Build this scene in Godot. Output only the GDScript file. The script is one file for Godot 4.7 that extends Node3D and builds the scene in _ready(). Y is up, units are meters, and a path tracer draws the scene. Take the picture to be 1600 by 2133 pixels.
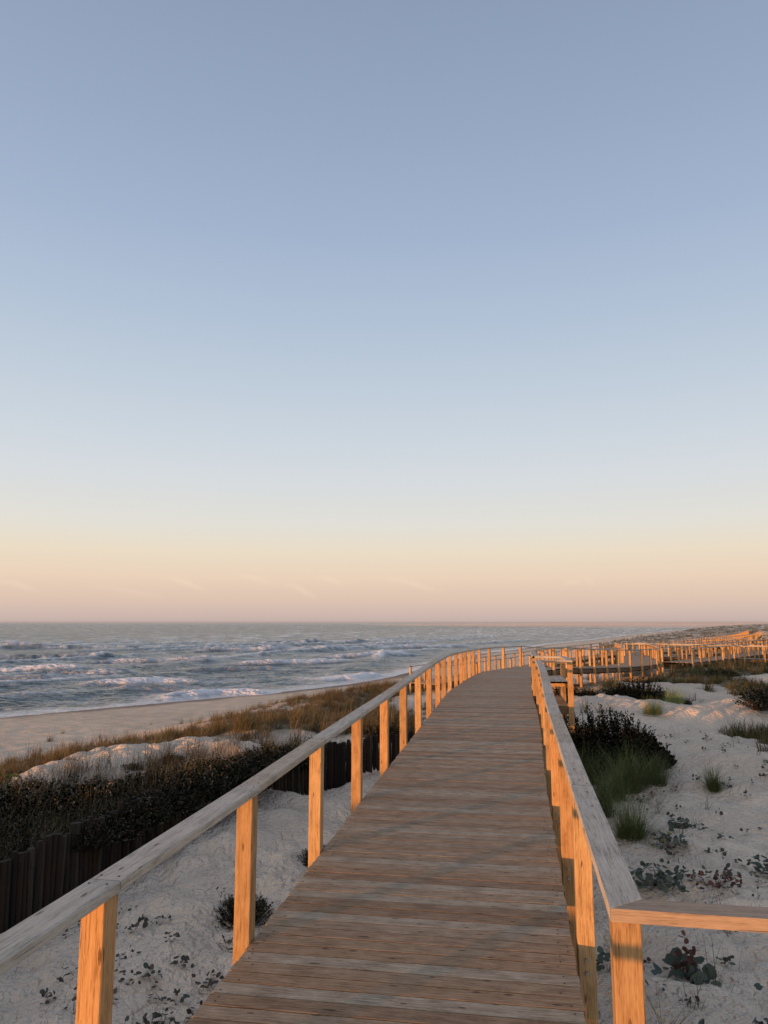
extends Node3D
# A timber boardwalk over dunes beside the sea, low evening sun from behind on the seaward side.
# x to the right, z = -depth, y up, metres; the sea lies at y = 0, the eye at y = 7.

const EYE := 7.0
var rng := RandomNumberGenerator.new()
var n1 := FastNoiseLite.new()
var n2 := FastNoiseLite.new()
var n3 := FastNoiseLite.new()
var cells := FastNoiseLite.new()
var used := {}
var M := {}
var cache := {}

# ---------------------------------------------------------------- helpers
func numbered(called: String) -> String:
	var k: int = used.get(called, -1) + 1
	used[called] = k
	return called if k == 0 else "%s_%03d" % [called, k]

func tag(o: Node, label: String, category: String, group := "", kind := "") -> void:
	if label: o.set_meta("label", label)
	if category: o.set_meta("category", category)
	if group: o.set_meta("group", group)
	if kind: o.set_meta("kind", kind)

func thing(called: String, label: String, category: String, at := Vector3.ZERO, group := "") -> Node3D:
	var o := Node3D.new()
	o.name = numbered(called)
	add_child(o)
	o.position = at
	tag(o, label, category, group)
	return o

func part(called: String, mesh: Mesh, mat: Material, parent: Node, xf := Transform3D()) -> MeshInstance3D:
	var o := MeshInstance3D.new()
	o.name = called
	o.mesh = mesh
	o.material_override = mat
	o.transform = xf
	parent.add_child(o, true)
	return o

func P(x: float, depth: float, y: float) -> Vector3:
	return Vector3(x, y, -depth)

func smooth(a: float, b: float, x: float) -> float:
	var t := clampf((x - a) / (b - a), 0.0, 1.0)
	return t * t * (3.0 - 2.0 * t)

func table(t: Array, x: float) -> float:
	if x <= t[0][0]: return t[0][1] + (x - t[0][0]) * (t[1][1] - t[0][1]) / (t[1][0] - t[0][0])
	for i in t.size() - 1:
		if x <= t[i + 1][0]:
			return lerpf(t[i][1], t[i + 1][1], (x - t[i][0]) / (t[i + 1][0] - t[i][0]))
	var n := t.size()
	return t[n - 1][1] + (x - t[n - 1][0]) * (t[n - 1][1] - t[n - 2][1]) / (t[n - 1][0] - t[n - 2][0])

func mat(col: Color, rough := 0.8, spec := 0.3) -> StandardMaterial3D:
	var m := StandardMaterial3D.new()
	m.albedo_color = col.linear_to_srgb()
	m.roughness = rough
	m.metallic_specular = spec
	return m

# a squared timber of length l along x, t thick (y), w wide (z), edges eased
func timber(l: float, t: float, w: float, bev: float, sd: int, whole := false) -> ArrayMesh:
	var key := "%d_%d_%d_%d" % [roundi(l * 500), roundi(t * 1000), roundi(w * 1000), sd]
	if cache.has(key): return cache[key]
	var r := RandomNumberGenerator.new()
	r.seed = sd * 7919 + 13
	var y := t / 2
	var z := w / 2
	var ring := [Vector2(-y, -z + bev), Vector2(-y, z - bev), Vector2(-y + bev, z), Vector2(y - bev, z), Vector2(y, z - bev), Vector2(y, -z + bev), Vector2(y - bev, -z), Vector2(-y + bev, -z)]
	var st := SurfaceTool.new()
	st.begin(Mesh.PRIMITIVE_TRIANGLES)
	var v0 := r.randf()
	var span := (0.96 if whole else l / 2.2) * (1.0 if r.randf() < 0.5 else -1.0)
	for i in 8:
		var a: Vector2 = ring[i]
		var b: Vector2 = ring[(i + 1) % 8]
		var wide := (b - a).length() / 0.26
		var u0 := r.randf() * maxf(0.0, 1.0 - wide)
		if i % 2 == 1: u0 = r.randf()
		var nrm := Vector3(0, (b - a).y, -(b - a).x).normalized()
		if nrm.dot(Vector3(0, (a + b).x, (a + b).y)) < 0: nrm = -nrm
		var q := [Vector3(-l / 2, a.x, a.y), Vector3(l / 2, a.x, a.y), Vector3(l / 2, b.x, b.y), Vector3(-l / 2, b.x, b.y)]
		var uv := [Vector2(u0, v0), Vector2(u0, v0 + span), Vector2(u0 + wide, v0 + span), Vector2(u0 + wide, v0)]
		var order := [0, 1, 2, 0, 2, 3]
		if (q[1] - q[0]).cross(q[2] - q[0]).dot(nrm) > 0: order = [0, 2, 1, 0, 3, 2]
		for k in order:
			st.set_normal(nrm)
			st.set_uv(uv[k])
			st.add_vertex(q[k])
	for s in [-1.0, 1.0]:
		for i in range(1, 7):
			var tri := [ring[0], ring[i], ring[i + 1]]
			if s > 0: tri = [ring[0], ring[i + 1], ring[i]]
			for c in tri:
				st.set_normal(Vector3(s, 0, 0))
				st.set_uv(Vector2(0.2 + c.y * 0.6, 0.3 + c.x * 0.4))
				st.add_vertex(Vector3(s * l / 2, c.x, c.y))
	var m := st.commit()
	cache[key] = m
	return m

# the frame of a timber that runs from a to b
func along(a: Vector3, b: Vector3, up := Vector3.UP) -> Transform3D:
	var x := (b - a).normalized()
	var z := x.cross(up).normalized()
	return Transform3D(Basis(x, z.cross(x), z), (a + b) / 2)

func beam(called: String, a: Vector3, b: Vector3, t: float, w: float, m: Material, parent: Node, sd := 1, bev := 0.005, up := Vector3.UP) -> MeshInstance3D:
	return part(called, timber(a.distance_to(b), t, w, bev, sd), m, parent, along(a, b, up))

func post(a: Vector3, top: float, w: float, yaw: float, m: Material, parent: Node, sd: int) -> MeshInstance3D:
	var l := top - a.y
	var xf := Transform3D(Basis(Vector3.UP, yaw) * Basis(Vector3(0, 1, 0), Vector3(-1, 0, 0), Vector3(0, 0, 1)), Vector3(a.x, (a.y + top) / 2, a.z))
	return part("post", timber(l, w, w, 0.004, sd), m, parent, xf)

func disc(r: float, h: float) -> CylinderMesh:
	var c := CylinderMesh.new()
	c.top_radius = r
	c.bottom_radius = r * 1.05
	c.height = h
	c.radial_segments = 8
	c.rings = 1
	return c

# ---------------------------------------------------------------- the lie of the land
const COAST := [[-200.0, -190.0], [-60.0, -108.0], [0.0, -72.0], [30.0, -52.0], [45.0, -39.5], [57.0, -29.0], [63.0, -23.5], [70.0, -17.5], [79.0, -9.5], [88.0, -3.0], [108.0, 3.6], [140.0, 12.0], [172.0, 21.0], [197.0, 34.0], [243.0, 52.0], [303.0, 82.0], [497.0, 170.0], [900.0, 372.0], [2000.0, 930.0], [4200.0, 2050.0]]
var coast_x := PackedFloat32Array()   # one value each 4 m of depth from -200, smoothed
var coast_n := PackedFloat32Array()

func lay_coast() -> void:
	for i in 1101:
		var z := -200.0 + i * 4.0
		coast_x.append((table(COAST, z - 7) + table(COAST, z) + table(COAST, z + 7)) / 3.0)
	for i in 1101:
		var a := maxi(i - 4, 0)
		var b := mini(i + 4, 1100)
		var sl := (coast_x[b] - coast_x[a]) / (4.0 * (b - a))
		coast_n.append(1.0 / sqrt(1.0 + sl * sl))

func shore(x: float, depth: float) -> float:   # metres inland of the waterline
	var f := clampf((depth + 200.0) / 4.0, 0.0, 1099.0)
	var i := int(f)
	var t := f - i
	return (x - lerpf(coast_x[i], coast_x[i + 1], t)) * lerpf(coast_n[i], coast_n[i + 1], t)

const FENCE := [[-2.0, -5.9], [1.5, -5.35], [4.6, -4.75], [6.4, -4.4], [8.24, -3.96], [10.05, -3.5], [12.2, -2.85], [14.3, -2.15], [15.2, -1.35], [15.87, -0.67], [16.4, 0.0], [17.3, 0.9]]
# x, depth, radius, height of single humps and hollows
const HUMPS := [
	[-5.0, 17.2, 1.5, 0.5], [-3.0, 15.8, 1.0, 0.42], [-5.8, 14.4, 1.0, 0.36], [-3.2, 19.0, 1.3, 0.25], [-6.6, 16.6, 1.1, 0.25], [-4.6, 21.5, 2.6, 0.25], [-1.6, 20.8, 2.2, 0.3], [-7.6, 18.0, 2.2, 0.15],
	[0.8, 37.0, 7.0, -0.35], [-2.5, 29.0, 4.5, -0.3],
	[12.6, 34.5, 3.0, 0.32], [10.2, 24.0, 3.2, 0.14], [7.0, 27.0, 2.6, 0.4], [14.5, 26.0, 3.0, 0.55], [5.0, 22.5, 2.0, 0.25], [8.0, 17.0, 3.0, 0.12], [4.6, 9.5, 2.0, 0.1],
	[18.0, 40.0, 4.0, 0.3], [26.0, 44.0, 5.0, 0.25], [16.5, 21.0, 3.0, 0.45],
	[-18.7, -5.2, 3.3, 1.65], [-15.0, -9.0, 4.5, 1.3], [-11.5, -14.0, 5.0, 1.3], [-7.0, -19.0, 5.0, 1.3], [-1.0, -25.0, 6.0, 1.0], [6.0, -32.0, 7.0, 1.0],  # unseen dune ridge behind the eye, added to shade the near sand
	[60.0, 330.0, 60.0, 0.0], [250.0, 470.0, 60.0, 0.6], [330.0, 560.0, 90.0, 0.8], [330.0, 420.0, 90.0, 0.9], [180.0, 260.0, 50.0, 0.3], [480.0, 800.0, 180.0, 1.1], [750.0, 1200.0, 300.0, 1.0], [90.0, 180.0, 25.0, 0.5]]

func crest_at(depth: float) -> float:   # how far inland of the water the dune crest stands
	return lerpf(42.5, 30.0, smooth(19.0, 48.0, depth))

func ground(x: float, depth: float) -> float:
	var s := shore(x, depth)
	var h: float
	var crest := crest_at(depth)
	if s < 0.0:
		h = maxf(-3.0, s * 0.035)
	else:
		var brow := 4.0 - 1.2 * (1.0 - smooth(crest, crest + 45.0, s)) if depth > 120.0 else 4.0 - (0.5 + 0.3 * smooth(24.0, 44.0, depth)) * (1.0 - smooth(crest + 0.5, crest + 9.0, s)) * smooth(8.0, 14.0, depth) * (1.0 - smooth(70.0, 120.0, depth)) - 1.2 * (1.0 - smooth(crest, crest + 45.0, s)) * smooth(60.0, 120.0, depth)
		h = lerpf(minf(s * 0.05, 1.25), brow, smooth(crest - 10.0, crest - 0.5, s))
	var land := smooth(crest - 9.0, crest + 2.0, s)
	if land > 0.0:
		h += land * (n1.get_noise_2d(x, depth) * lerpf(0.2, 0.5, smooth(crest + 2.0, crest + 10.0, s)) + n2.get_noise_2d(x * 1.7, depth * 1.7) * 0.16)
		if depth < 40.0 and depth > 0.0 and absf(x - depth * 0.17) < 4.2:
			var flat := (1.0 - smooth(2.4, 4.2, absf(x - depth * 0.17))) * (1.0 - smooth(20.0, 40.0, depth))
			h = lerpf(h, 4.0, flat)
		if depth > 150.0:
			h += land * (n1.get_noise_2d(x * 0.11, depth * 0.11) * 0.6 * smooth(150.0, 400.0, depth) * smooth(45.0, 130.0, s))
		for b in HUMPS:
			var dx: float = x - b[0]
			var r: float = b[2] * 2.4
			if dx > r or dx < -r: continue
			var dz: float = depth - b[1]
			if dz > r or dz < -r: continue
			h += b[3] * exp(-(dx * dx + dz * dz) / (b[2] * b[2]))
	if depth > -5.0 and depth < 30.0 and x < 3.0 and x > -14.0:
		var t := (table(FENCE, clampf(depth, -2.0, 17.3)) - x) * 0.9
		h += 0.42 * smooth(-0.03, 0.22, t) * (1.0 - smooth(17.0, 24.0, depth)) * (1.0 - smooth(3.0, 9.0, t)) * smooth(-4.0, -1.0, depth)
	if depth < 90.0 and s > 0.0:
		var near := 1.0 - smooth(30.0, 90.0, depth)
		h += near * (n3.get_noise_2d(x * 3.1, depth * 3.1) * 0.13 * (0.25 + 0.75 * land) + n2.get_noise_2d(x * 9.0 - depth * 5.0, depth * 15.0 + x * 4.0) * (0.045 if x > depth * 0.17 else 0.014) * land + n3.get_noise_2d(x * 9.0, depth * 9.0) * 0.02 * (0.4 + 0.6 * land))
		if depth < 34.0:
			var trod := smooth(-0.25, 0.25, n2.get_noise_2d(x * 1.3 + 500.0, depth * 1.3))
			h -= land * trod * 0.09 * smooth(-0.45, -0.95, cells.get_noise_2d(x, depth))
	return h

# how far plants have closed over the sand, 0 to 1
func cover(x: float, depth: float) -> float:
	var s := shore(x, depth)
	var crest := crest_at(depth)
	if s < crest - 4.0: return 0.0
	var p := n2.get_noise_2d(x * 0.9 + 300.0, depth * 0.9) * 0.8 + n3.get_noise_2d(x * 2.0, depth * 2.0 + 90.0) * 0.35
	var c := 0.0
	var side := x - depth * 0.2
	if depth < 60.0 and side < 0.0:            # seaward of the walk
		c = smooth(crest - 4.0, crest - 1.5, s) * 0.95 - smooth(crest + 1.5, crest + 4.0, s) * 0.6 + p * 1.4
		if depth < 26.0:
			if Vector2(x + 5.0, depth - 16.6).length() < 1.5 or Vector2(x + 3.0, depth - 15.2).length() < 1.0 or Vector2(x + 5.9, depth - 14.0).length() < 0.9: c -= 0.7
			elif depth < 18.5 and s > crest + 2.0: c = maxf(c, 0.3 + p * 0.6)
			if x > table(FENCE, clampf(depth, -2.0, 17.3)): c = 0.0
			if depth > 20.0 and depth < 27.0 and x > -2.5: c += 0.35
	else:
		c = p * 1.4 + smooth(22.0, 36.0, depth) * 0.75 - 0.2
		if depth < 24.0: c = p - 0.35 + smooth(4.8, 6.8, side) * 0.95 * smooth(15.0, 18.0, depth)
		for k in [[13.0, 34.0, 2.6], [10.0, 24.5, 2.8], [7.0, 26.5, 2.0]]:
			if Vector2(x - k[0], depth - k[1]).length() < k[2]: c -= 0.7
	return clampf(c, 0.0, 1.0)

# ---------------------------------------------------------------- the walk: its left edge, width and level
const EDGE := [[-8.0, -2.94], [-4.0, -2.27], [0.0, -1.59], [2.0, -1.25], [3.86, -0.931], [6.44, -0.499], [8.1, -0.223], [9.74, 0.06], [11.29, 0.345], [12.9, 0.632], [14.47, 0.908], [16.41, 1.22], [18.2, 1.5], [19.6, 1.745], [20.9, 2.0], [22.2, 2.26], [24.2, 2.63], [25.6, 2.92], [26.9, 3.18], [28.5, 3.6], [30.0, 4.2], [31.6, 5.0], [33.3, 6.0], [36.0, 7.9], [38.0, 9.3], [39.9, 10.7], [42.0, 12.35], [44.2, 13.7], [46.3, 14.6], [51.0, 16.0], [55.5, 17.2], [60.0, 18.3]]
const LEVEL := [[-8.0, 1.9], [2.0, 1.9], [4.76, 1.868], [6.44, 1.835], [8.1, 1.808], [9.76, 1.78], [11.3, 1.736], [12.9, 1.693], [14.4, 1.66], [16.4, 1.65], [18.3, 1.655], [19.6, 1.67], [21.0, 1.695], [22.5, 1.72], [24.2, 1.765], [25.7, 1.795], [27.0, 1.82], [28.7, 1.845], [31.6, 1.865], [33.3, 1.89], [35.3, 2.03], [38.0, 2.16], [40.0, 2.25], [43.0, 2.31], [46.3, 2.38], [60.0, 2.42]]
const WIDTH := [[-8.0, 1.84], [3.86, 1.86], [10.0, 1.91], [18.0, 1.975], [60.0, 1.98]]

func deck_y(depth: float) -> float:
	return EYE - table(LEVEL, depth)

# evenly spaced stations along a line of [depth, x] pairs: [point on the left edge (x, depth), unit normal to the right]
func stations(edge: Array, step: float) -> Array:
	var fine := []
	var n := edge.size()
	for i in n - 1:
		var p0 := Vector2(edge[maxi(i - 1, 0)][1], edge[maxi(i - 1, 0)][0])
		var p1 := Vector2(edge[i][1], edge[i][0])
		var p2 := Vector2(edge[i + 1][1], edge[i + 1][0])
		var p3 := Vector2(edge[mini(i + 2, n - 1)][1], edge[mini(i + 2, n - 1)][0])
		for k in 24:
			fine.append(p1.cubic_interpolate(p2, p0, p3, k / 24.0))
	fine.append(Vector2(edge[n - 1][1], edge[n - 1][0]))
	var soft := []
	for i in fine.size():
		var sum := Vector2.ZERO
		var c := 0
		var reach := mini(14, mini(i, fine.size() - 1 - i))
		for k in range(i - reach, i + reach + 1):
			sum += fine[k]
			c += 1
		soft.append(sum / c)
	var out := []
	var left := 0.0
	for i in soft.size() - 1:
		var a: Vector2 = soft[i]
		var b: Vector2 = soft[i + 1]
		var l := a.distance_to(b)
		while left <= l:
			var d := (b - a).normalized()
			out.append([a + d * left, Vector2(d.y, -d.x)])
			left += step
		left -= l
	# steady the normals
	var res := []
	var reach := maxi(1, int(0.5 / step))
	for i in out.size():
		var sum := Vector2.ZERO
		for k in range(maxi(0, i - reach), mini(out.size(), i + reach + 1)): sum += out[k][1]
		res.append([out[i][0], sum.normalized()])
	return res

# ---------------------------------------------------------------- materials
func wood_field(w: int, h: int, sd: int, rings: float, knots: int) -> PackedFloat32Array:
	var r := RandomNumberGenerator.new()
	r.seed = sd
	var a := FastNoiseLite.new()
	a.seed = sd
	a.frequency = 1.0
	a.fractal_octaves = 2
	var ks := []
	for k in knots: ks.append([r.randf() * w, r.randf() * h, r.randf_range(5, 9)])
	var cs := []
	for k in 26: cs.append([r.randf() * w, r.randf() * h, r.randf_range(20, 120), r.randf_range(0.6, 1.3)])
	var f := PackedFloat32Array()
	f.resize(w * h)
	for y in h:
		var an := TAU * y / h
		var cy := cos(an)
		var sy := sin(an)
		for x in w:
			var u := float(x) / w
			var wx := u * rings + a.get_noise_3d(u * 1.6, cy * 0.42, sy * 0.42) * 2.2
			var kn := 0.0
			for k in ks:
				var dx: float = (x - k[0])
				var dy: float = (y - k[1]) * 0.55
				var d2: float = (dx * dx + dy * dy) / (k[2] * k[2])
				if d2 < 14.0:
					var e := exp(-d2 * 0.45)
					wx += e * 1.3
					if d2 < 1.0: kn = maxf(kn, 1.0 - d2 * 0.6)
			var split := 0.0
			for k in cs:
				var along: float = absf(fposmod(y - k[1] + h * 0.5, h) - h * 0.5) / k[2]
				if along < 1.0 and absf(x - k[0] - sin(y * 0.021 + k[0]) * 1.6) < k[3] * (1.0 - along): split = 0.55
			var s := 0.5 + 0.5 * sin(wx * TAU)
			s = s * s * 0.55
			var streak := a.get_noise_3d(u * 26.0, cy * 0.9, sy * 0.9 + 40.0)
			var fibre := a.get_noise_3d(u * 80.0, cy * 7.0 + 9.0, sy * 7.0)
			var patch := a.get_noise_3d(u * 2.4 + 70.0, cy * 1.8, sy * 1.8)
			f[y * w + x] = clampf(0.66 - s * 0.24 + streak * 0.3 + fibre * 0.3 + patch * 0.2 - kn * 0.55 - split, 0.0, 1.0)
	return f

func wood_picture(f: PackedFloat32Array, w: int, h: int, ramp: Gradient) -> ImageTexture:
	var lut := []
	for i in 256: lut.append(ramp.sample(i / 255.0))
	var im := Image.create(w, h, false, Image.FORMAT_RGB8)
	for y in h:
		for x in w:
			im.set_pixel(x, y, lut[int(f[y * w + x] * 255.0)])
	return ImageTexture.create_from_image(im)

func grey_picture(f: PackedFloat32Array, w: int, h: int) -> ImageTexture:
	var b := PackedByteArray()
	b.resize(w * h)
	for i in w * h: b[i] = int(f[i] * 255.0)
	return ImageTexture.create_from_image(Image.create_from_data(w, h, false, Image.FORMAT_L8, b))

func ramp(cols: Array) -> Gradient:   # linear colours to an sRGB ramp
	var g := Gradient.new()
	var off := PackedFloat32Array()
	var col := PackedColorArray()
	for c in cols:
		off.append(c[0])
		col.append(Color(c[1], c[2], c[3]).linear_to_srgb())
	g.offsets = off
	g.colors = col
	return g

func wood_mat(tex: Texture2D, bump: Texture2D, tint: Color, rough: float, relief: float) -> StandardMaterial3D:
	var m := StandardMaterial3D.new()
	m.albedo_texture = tex
	m.albedo_color = tint
	m.roughness = rough
	m.metallic_specular = 0.35
	m.heightmap_enabled = true
	m.heightmap_texture = bump
	m.heightmap_scale = relief
	return m

func materials() -> void:
	var w := 256
	var h := 1024
	var fa := wood_field(w, h, 5, 7.0, 5)
	var fb := wood_field(w, h, 23, 11.0, 9)
	var ba := grey_picture(fa, w, h)
	var bb := grey_picture(fb, w, h)
	var pine := ramp([[0.0, 0.1, 0.055, 0.028], [0.3, 0.3, 0.175, 0.08], [0.6, 0.48, 0.305, 0.145], [1.0, 0.59, 0.41, 0.22]])
	var grey := ramp([[0.0, 0.10, 0.085, 0.07], [0.25, 0.27, 0.235, 0.19], [0.55, 0.45, 0.395, 0.32], [1.0, 0.6, 0.53, 0.44]])
	var brown := ramp([[0.0, 0.06, 0.038, 0.022], [0.3, 0.182, 0.121, 0.072], [0.55, 0.295, 0.207, 0.128], [0.8, 0.38, 0.28, 0.184], [1.0, 0.5, 0.38, 0.265]])
	var pa := wood_picture(fa, w, h, pine)
	var pb := wood_picture(fb, w, h, pine)
	var ga := wood_picture(fa, w, h, grey)
	var da := wood_picture(fa, w, h, brown)
	var db := wood_picture(fb, w, h, brown)
	M.pine = []
	for c in [Color(1, 1, 1), Color(0.94, 0.9, 0.86), Color(1, 0.95, 0.9), Color(0.9, 0.88, 0.86)]:
		M.pine.append(wood_mat(pa if M.pine.size() % 2 else pb, ba if M.pine.size() % 2 else bb, c, 0.62, 0.06))
	M.rail = []
	for c in [Color(1, 1, 1), Color(0.95, 0.93, 0.9), Color(0.98, 0.99, 1)]:
		M.rail.append(wood_mat(ga, ba, c, 0.7, 0.06))
	M.deck = []
	for k in 10:
		var g := [1.0, 0.95, 1.05, 0.9, 0.98, 1.09, 0.93, 1.02, 0.97, 0.86][k] as float
		var warm := [0.0, 0.03, -0.03, 0.04, 0.0, -0.05, 0.05, 0.0, -0.02, 0.05][k] as float
		M.deck.append(wood_mat(da if k % 2 else db, ba if k % 2 else bb, Color(minf(g * (1 + warm), 1.2), g, g * (1 - warm)), 0.66, 0.1))
	M.side = wood_mat(ga, ba, Color(0.86, 0.8, 0.76), 0.75, 0.06)
	M.beam = wood_mat(db, bb, Color(0.72, 0.68, 0.64), 0.8, 0.06)
	M.log = []
	for c in [Color(0.27, 0.25, 0.24), Color(0.36, 0.345, 0.33), Color(0.29, 0.245, 0.22), Color(0.2, 0.19, 0.185)]:
		M.log.append(wood_mat(ga, ba, c, 0.9, 0.2))
	M.steel = mat(Color(0.42, 0.4, 0.38), 0.35, 0.5)
	M.steel.metallic = 0.8
	M.screw = mat(Color(0.03, 0.028, 0.026), 0.5)
	# sand: grain and trodden relief on the real humps
	var sn := FastNoiseLite.new()
	sn.seed = 4
	sn.frequency = 0.02
	sn.fractal_octaves = 5
	sn.fractal_gain = 0.52
	var sandbump := NoiseTexture2D.new()
	sandbump.noise = sn
	sandbump.width = 1024
	sandbump.height = 1024
	sandbump.seamless = true
	var s := StandardMaterial3D.new()
	s.vertex_color_use_as_albedo = true
	s.roughness = 0.95
	s.metallic_specular = 0.15
	s.uv1_triplanar = true
	s.uv1_world_triplanar = true
	s.uv1_scale = Vector3.ONE * 0.42
	s.heightmap_enabled = true
	s.heightmap_texture = sandbump
	s.heightmap_scale = 9.0
	M.sand = s
	var wn := FastNoiseLite.new()
	wn.seed = 9
	wn.frequency = 0.012
	wn.fractal_octaves = 4
	var ripple := NoiseTexture2D.new()
	ripple.noise = wn
	ripple.width = 512
	ripple.height = 512
	ripple.seamless = true
	var o := StandardMaterial3D.new()
	o.vertex_color_use_as_albedo = true
	o.roughness = 0.2
	o.metallic_specular = 0.36
	o.uv1_triplanar = true
	o.uv1_world_triplanar = true
	o.uv1_scale = Vector3(0.09, 0.09, 0.16)
	o.heightmap_enabled = true
	o.heightmap_texture = ripple
	o.heightmap_scale = 80.0
	M.sea = o
	for e in [["grass", 0.75, 0.25], ["leaf", 0.6, 0.15]]:
		var g := StandardMaterial3D.new()
		g.vertex_color_use_as_albedo = true
		g.cull_mode = BaseMaterial3D.CULL_DISABLED
		g.roughness = e[1]
		g.metallic_specular = 0.25
		g.backlight_enabled = true
		g.backlight = Color(1, 1, 1) * (e[2] as float)
		M[e[0]] = g

# ---------------------------------------------------------------- ready
func _ready() -> void:
	rng.seed = 77
	n1.seed = 3; n1.frequency = 0.085; n1.fractal_octaves = 2
	n2.seed = 8; n2.frequency = 0.16; n2.fractal_octaves = 3
	n3.seed = 15; n3.frequency = 0.22; n3.fractal_octaves = 3
	cells.seed = 21; cells.frequency = 2.3; cells.noise_type = FastNoiseLite.TYPE_CELLULAR; cells.cellular_return_type = FastNoiseLite.RETURN_DISTANCE; cells.fractal_type = FastNoiseLite.FRACTAL_NONE
	camera_and_light()
	lay_coast()
	materials()
	land()
	sea()
	main_walk()
	far_walks()
	log_fence()
	plants()
	haze()

func camera_and_light() -> void:
	var cam := Camera3D.new()
	cam.name = "camera"
	cam.fov = 68.72
	cam.near = 0.05
	cam.far = 20000.0
	cam.position = Vector3(0, EYE, 0)
	cam.rotation_degrees = Vector3(8.405, 0, 0)
	add_child(cam)
	cam.current = true
	var sun := DirectionalLight3D.new()
	sun.name = "sun"
	sun.light_color = Color(1.0, 0.43, 0.13).linear_to_srgb()
	sun.light_energy = 1.6
	sun.light_angular_distance = 0.5
	sun.shadow_enabled = true
	var az := deg_to_rad(47.6)
	var el := deg_to_rad(1.9)
	var dir := Vector3(sin(az) * cos(el), -sin(el), -cos(az) * cos(el))
	sun.transform = Transform3D(Basis.looking_at(dir), Vector3.ZERO)
	add_child(sun)
	var env := Environment.new()
	env.background_mode = Environment.BG_SKY
	var sky := Sky.new()
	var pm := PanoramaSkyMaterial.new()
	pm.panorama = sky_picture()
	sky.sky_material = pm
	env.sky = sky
	env.tonemap_mode = Environment.TONE_MAPPER_LINEAR
	env.tonemap_exposure = 1.0
	env.ssao_enabled = true
	env.ssil_enabled = true
	env.sdfgi_enabled = true
	env.volumetric_fog_enabled = true
	env.volumetric_fog_density = 0.0
	var we := WorldEnvironment.new()
	we.name = "world"
	we.environment = env
	add_child(we)

# the colour of the air by height above the horizon (degrees, sRGB)
const AIR := [[-90.0, 128, 114, 104], [-0.3, 160, 142, 134], [0.0, 194, 174, 168], [0.6, 205, 183, 174], [1.7, 221, 195, 177], [3.5, 234, 210, 187], [5.3, 234, 220, 198], [7.2, 226, 223, 214], [10.8, 214, 219, 223], [14.5, 202, 212, 222], [18.1, 191, 204, 218], [22.5, 178, 194, 214], [28.3, 163, 180, 206], [35.0, 151, 168, 195], [42.8, 140, 156, 183], [60.0, 130, 147, 176], [90.0, 124, 141, 171]]

func air(el: float) -> Color:
	for i in AIR.size() - 1:
		if el <= AIR[i + 1][0]:
			var t: float = (el - AIR[i][0]) / (AIR[i + 1][0] - AIR[i][0])
			var a := Color8(AIR[i][1], AIR[i][2], AIR[i][3]).srgb_to_linear()
			var b := Color8(AIR[i + 1][1], AIR[i + 1][2], AIR[i + 1][3]).srgb_to_linear()
			return a.lerp(b, t)
	return Color8(104, 121, 154).srgb_to_linear()

func sky_picture() -> ImageTexture:
	var w := 2048
	var h := 1024
	var im := Image.create(w, h, false, Image.FORMAT_RGBF)
	for y in h:
		var el := 90.0 - (y + 0.5) * 180.0 / h
		var row := air(el)
		im.fill_rect(Rect2i(0, y, w, 1), row)
		# warm glow added to the sky around the sun behind, to brighten the sand
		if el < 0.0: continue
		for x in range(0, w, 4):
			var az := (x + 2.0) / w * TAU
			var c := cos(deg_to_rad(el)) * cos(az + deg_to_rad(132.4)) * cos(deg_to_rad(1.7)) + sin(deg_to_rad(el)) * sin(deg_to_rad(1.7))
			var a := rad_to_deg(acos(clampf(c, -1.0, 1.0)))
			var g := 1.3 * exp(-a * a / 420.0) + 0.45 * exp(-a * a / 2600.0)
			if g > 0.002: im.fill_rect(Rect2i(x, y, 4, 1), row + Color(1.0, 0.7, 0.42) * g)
	# thin drawn-out trails, as [azimuth, height] ends in degrees right of straight ahead
	for c in [[-16.5, 3.25, -13.0, 2.4, 0.05], [-27.5, 2.75, -24.5, 2.3, 0.05], [-11.5, 3.5, -7.8, 2.9, 0.035], [-7.6, 2.9, -5.0, 1.95, 0.05], [-5.4, 3.4, -2.8, 2.95, 0.035], [-0.5, 3.4, 4.6, 2.4, 0.045], [13.3, 2.6, 14.9, 3.2, 0.04], [-22.0, 2.6, -16.0, 1.9, 0.03], [14.9, 3.2, 15.6, 2.8, 0.04]]:
		for k in 240:
			var t := k / 239.0
			var az: float = lerpf(c[0], c[2], t)
			var el: float = lerpf(c[1], c[3], t) + 0.12 * sin(t * 5.0)
			var fx := fposmod(az / 360.0 * w, w)
			var fy := (90.0 - el) * h / 180.0
			var a: float = c[4] * sin(PI * t) * 0.5
			for dy in range(-1, 2):
				var py := int(fy) + dy
				var near := maxf(0.0, 1.0 - absf(py + 0.5 - fy) / 1.1)
				var px := int(fx) % w
				var o := im.get_pixel(px, py)
				var base := air(90.0 - (py + 0.5) * 180.0 / h)
				var lit := base.lerp(Color(1.0, 0.77, 0.6), minf(a * near * 13.0, 0.4))
				if lit.r > o.r: im.set_pixel(px, py, lit)
	return ImageTexture.create_from_image(im)

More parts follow.
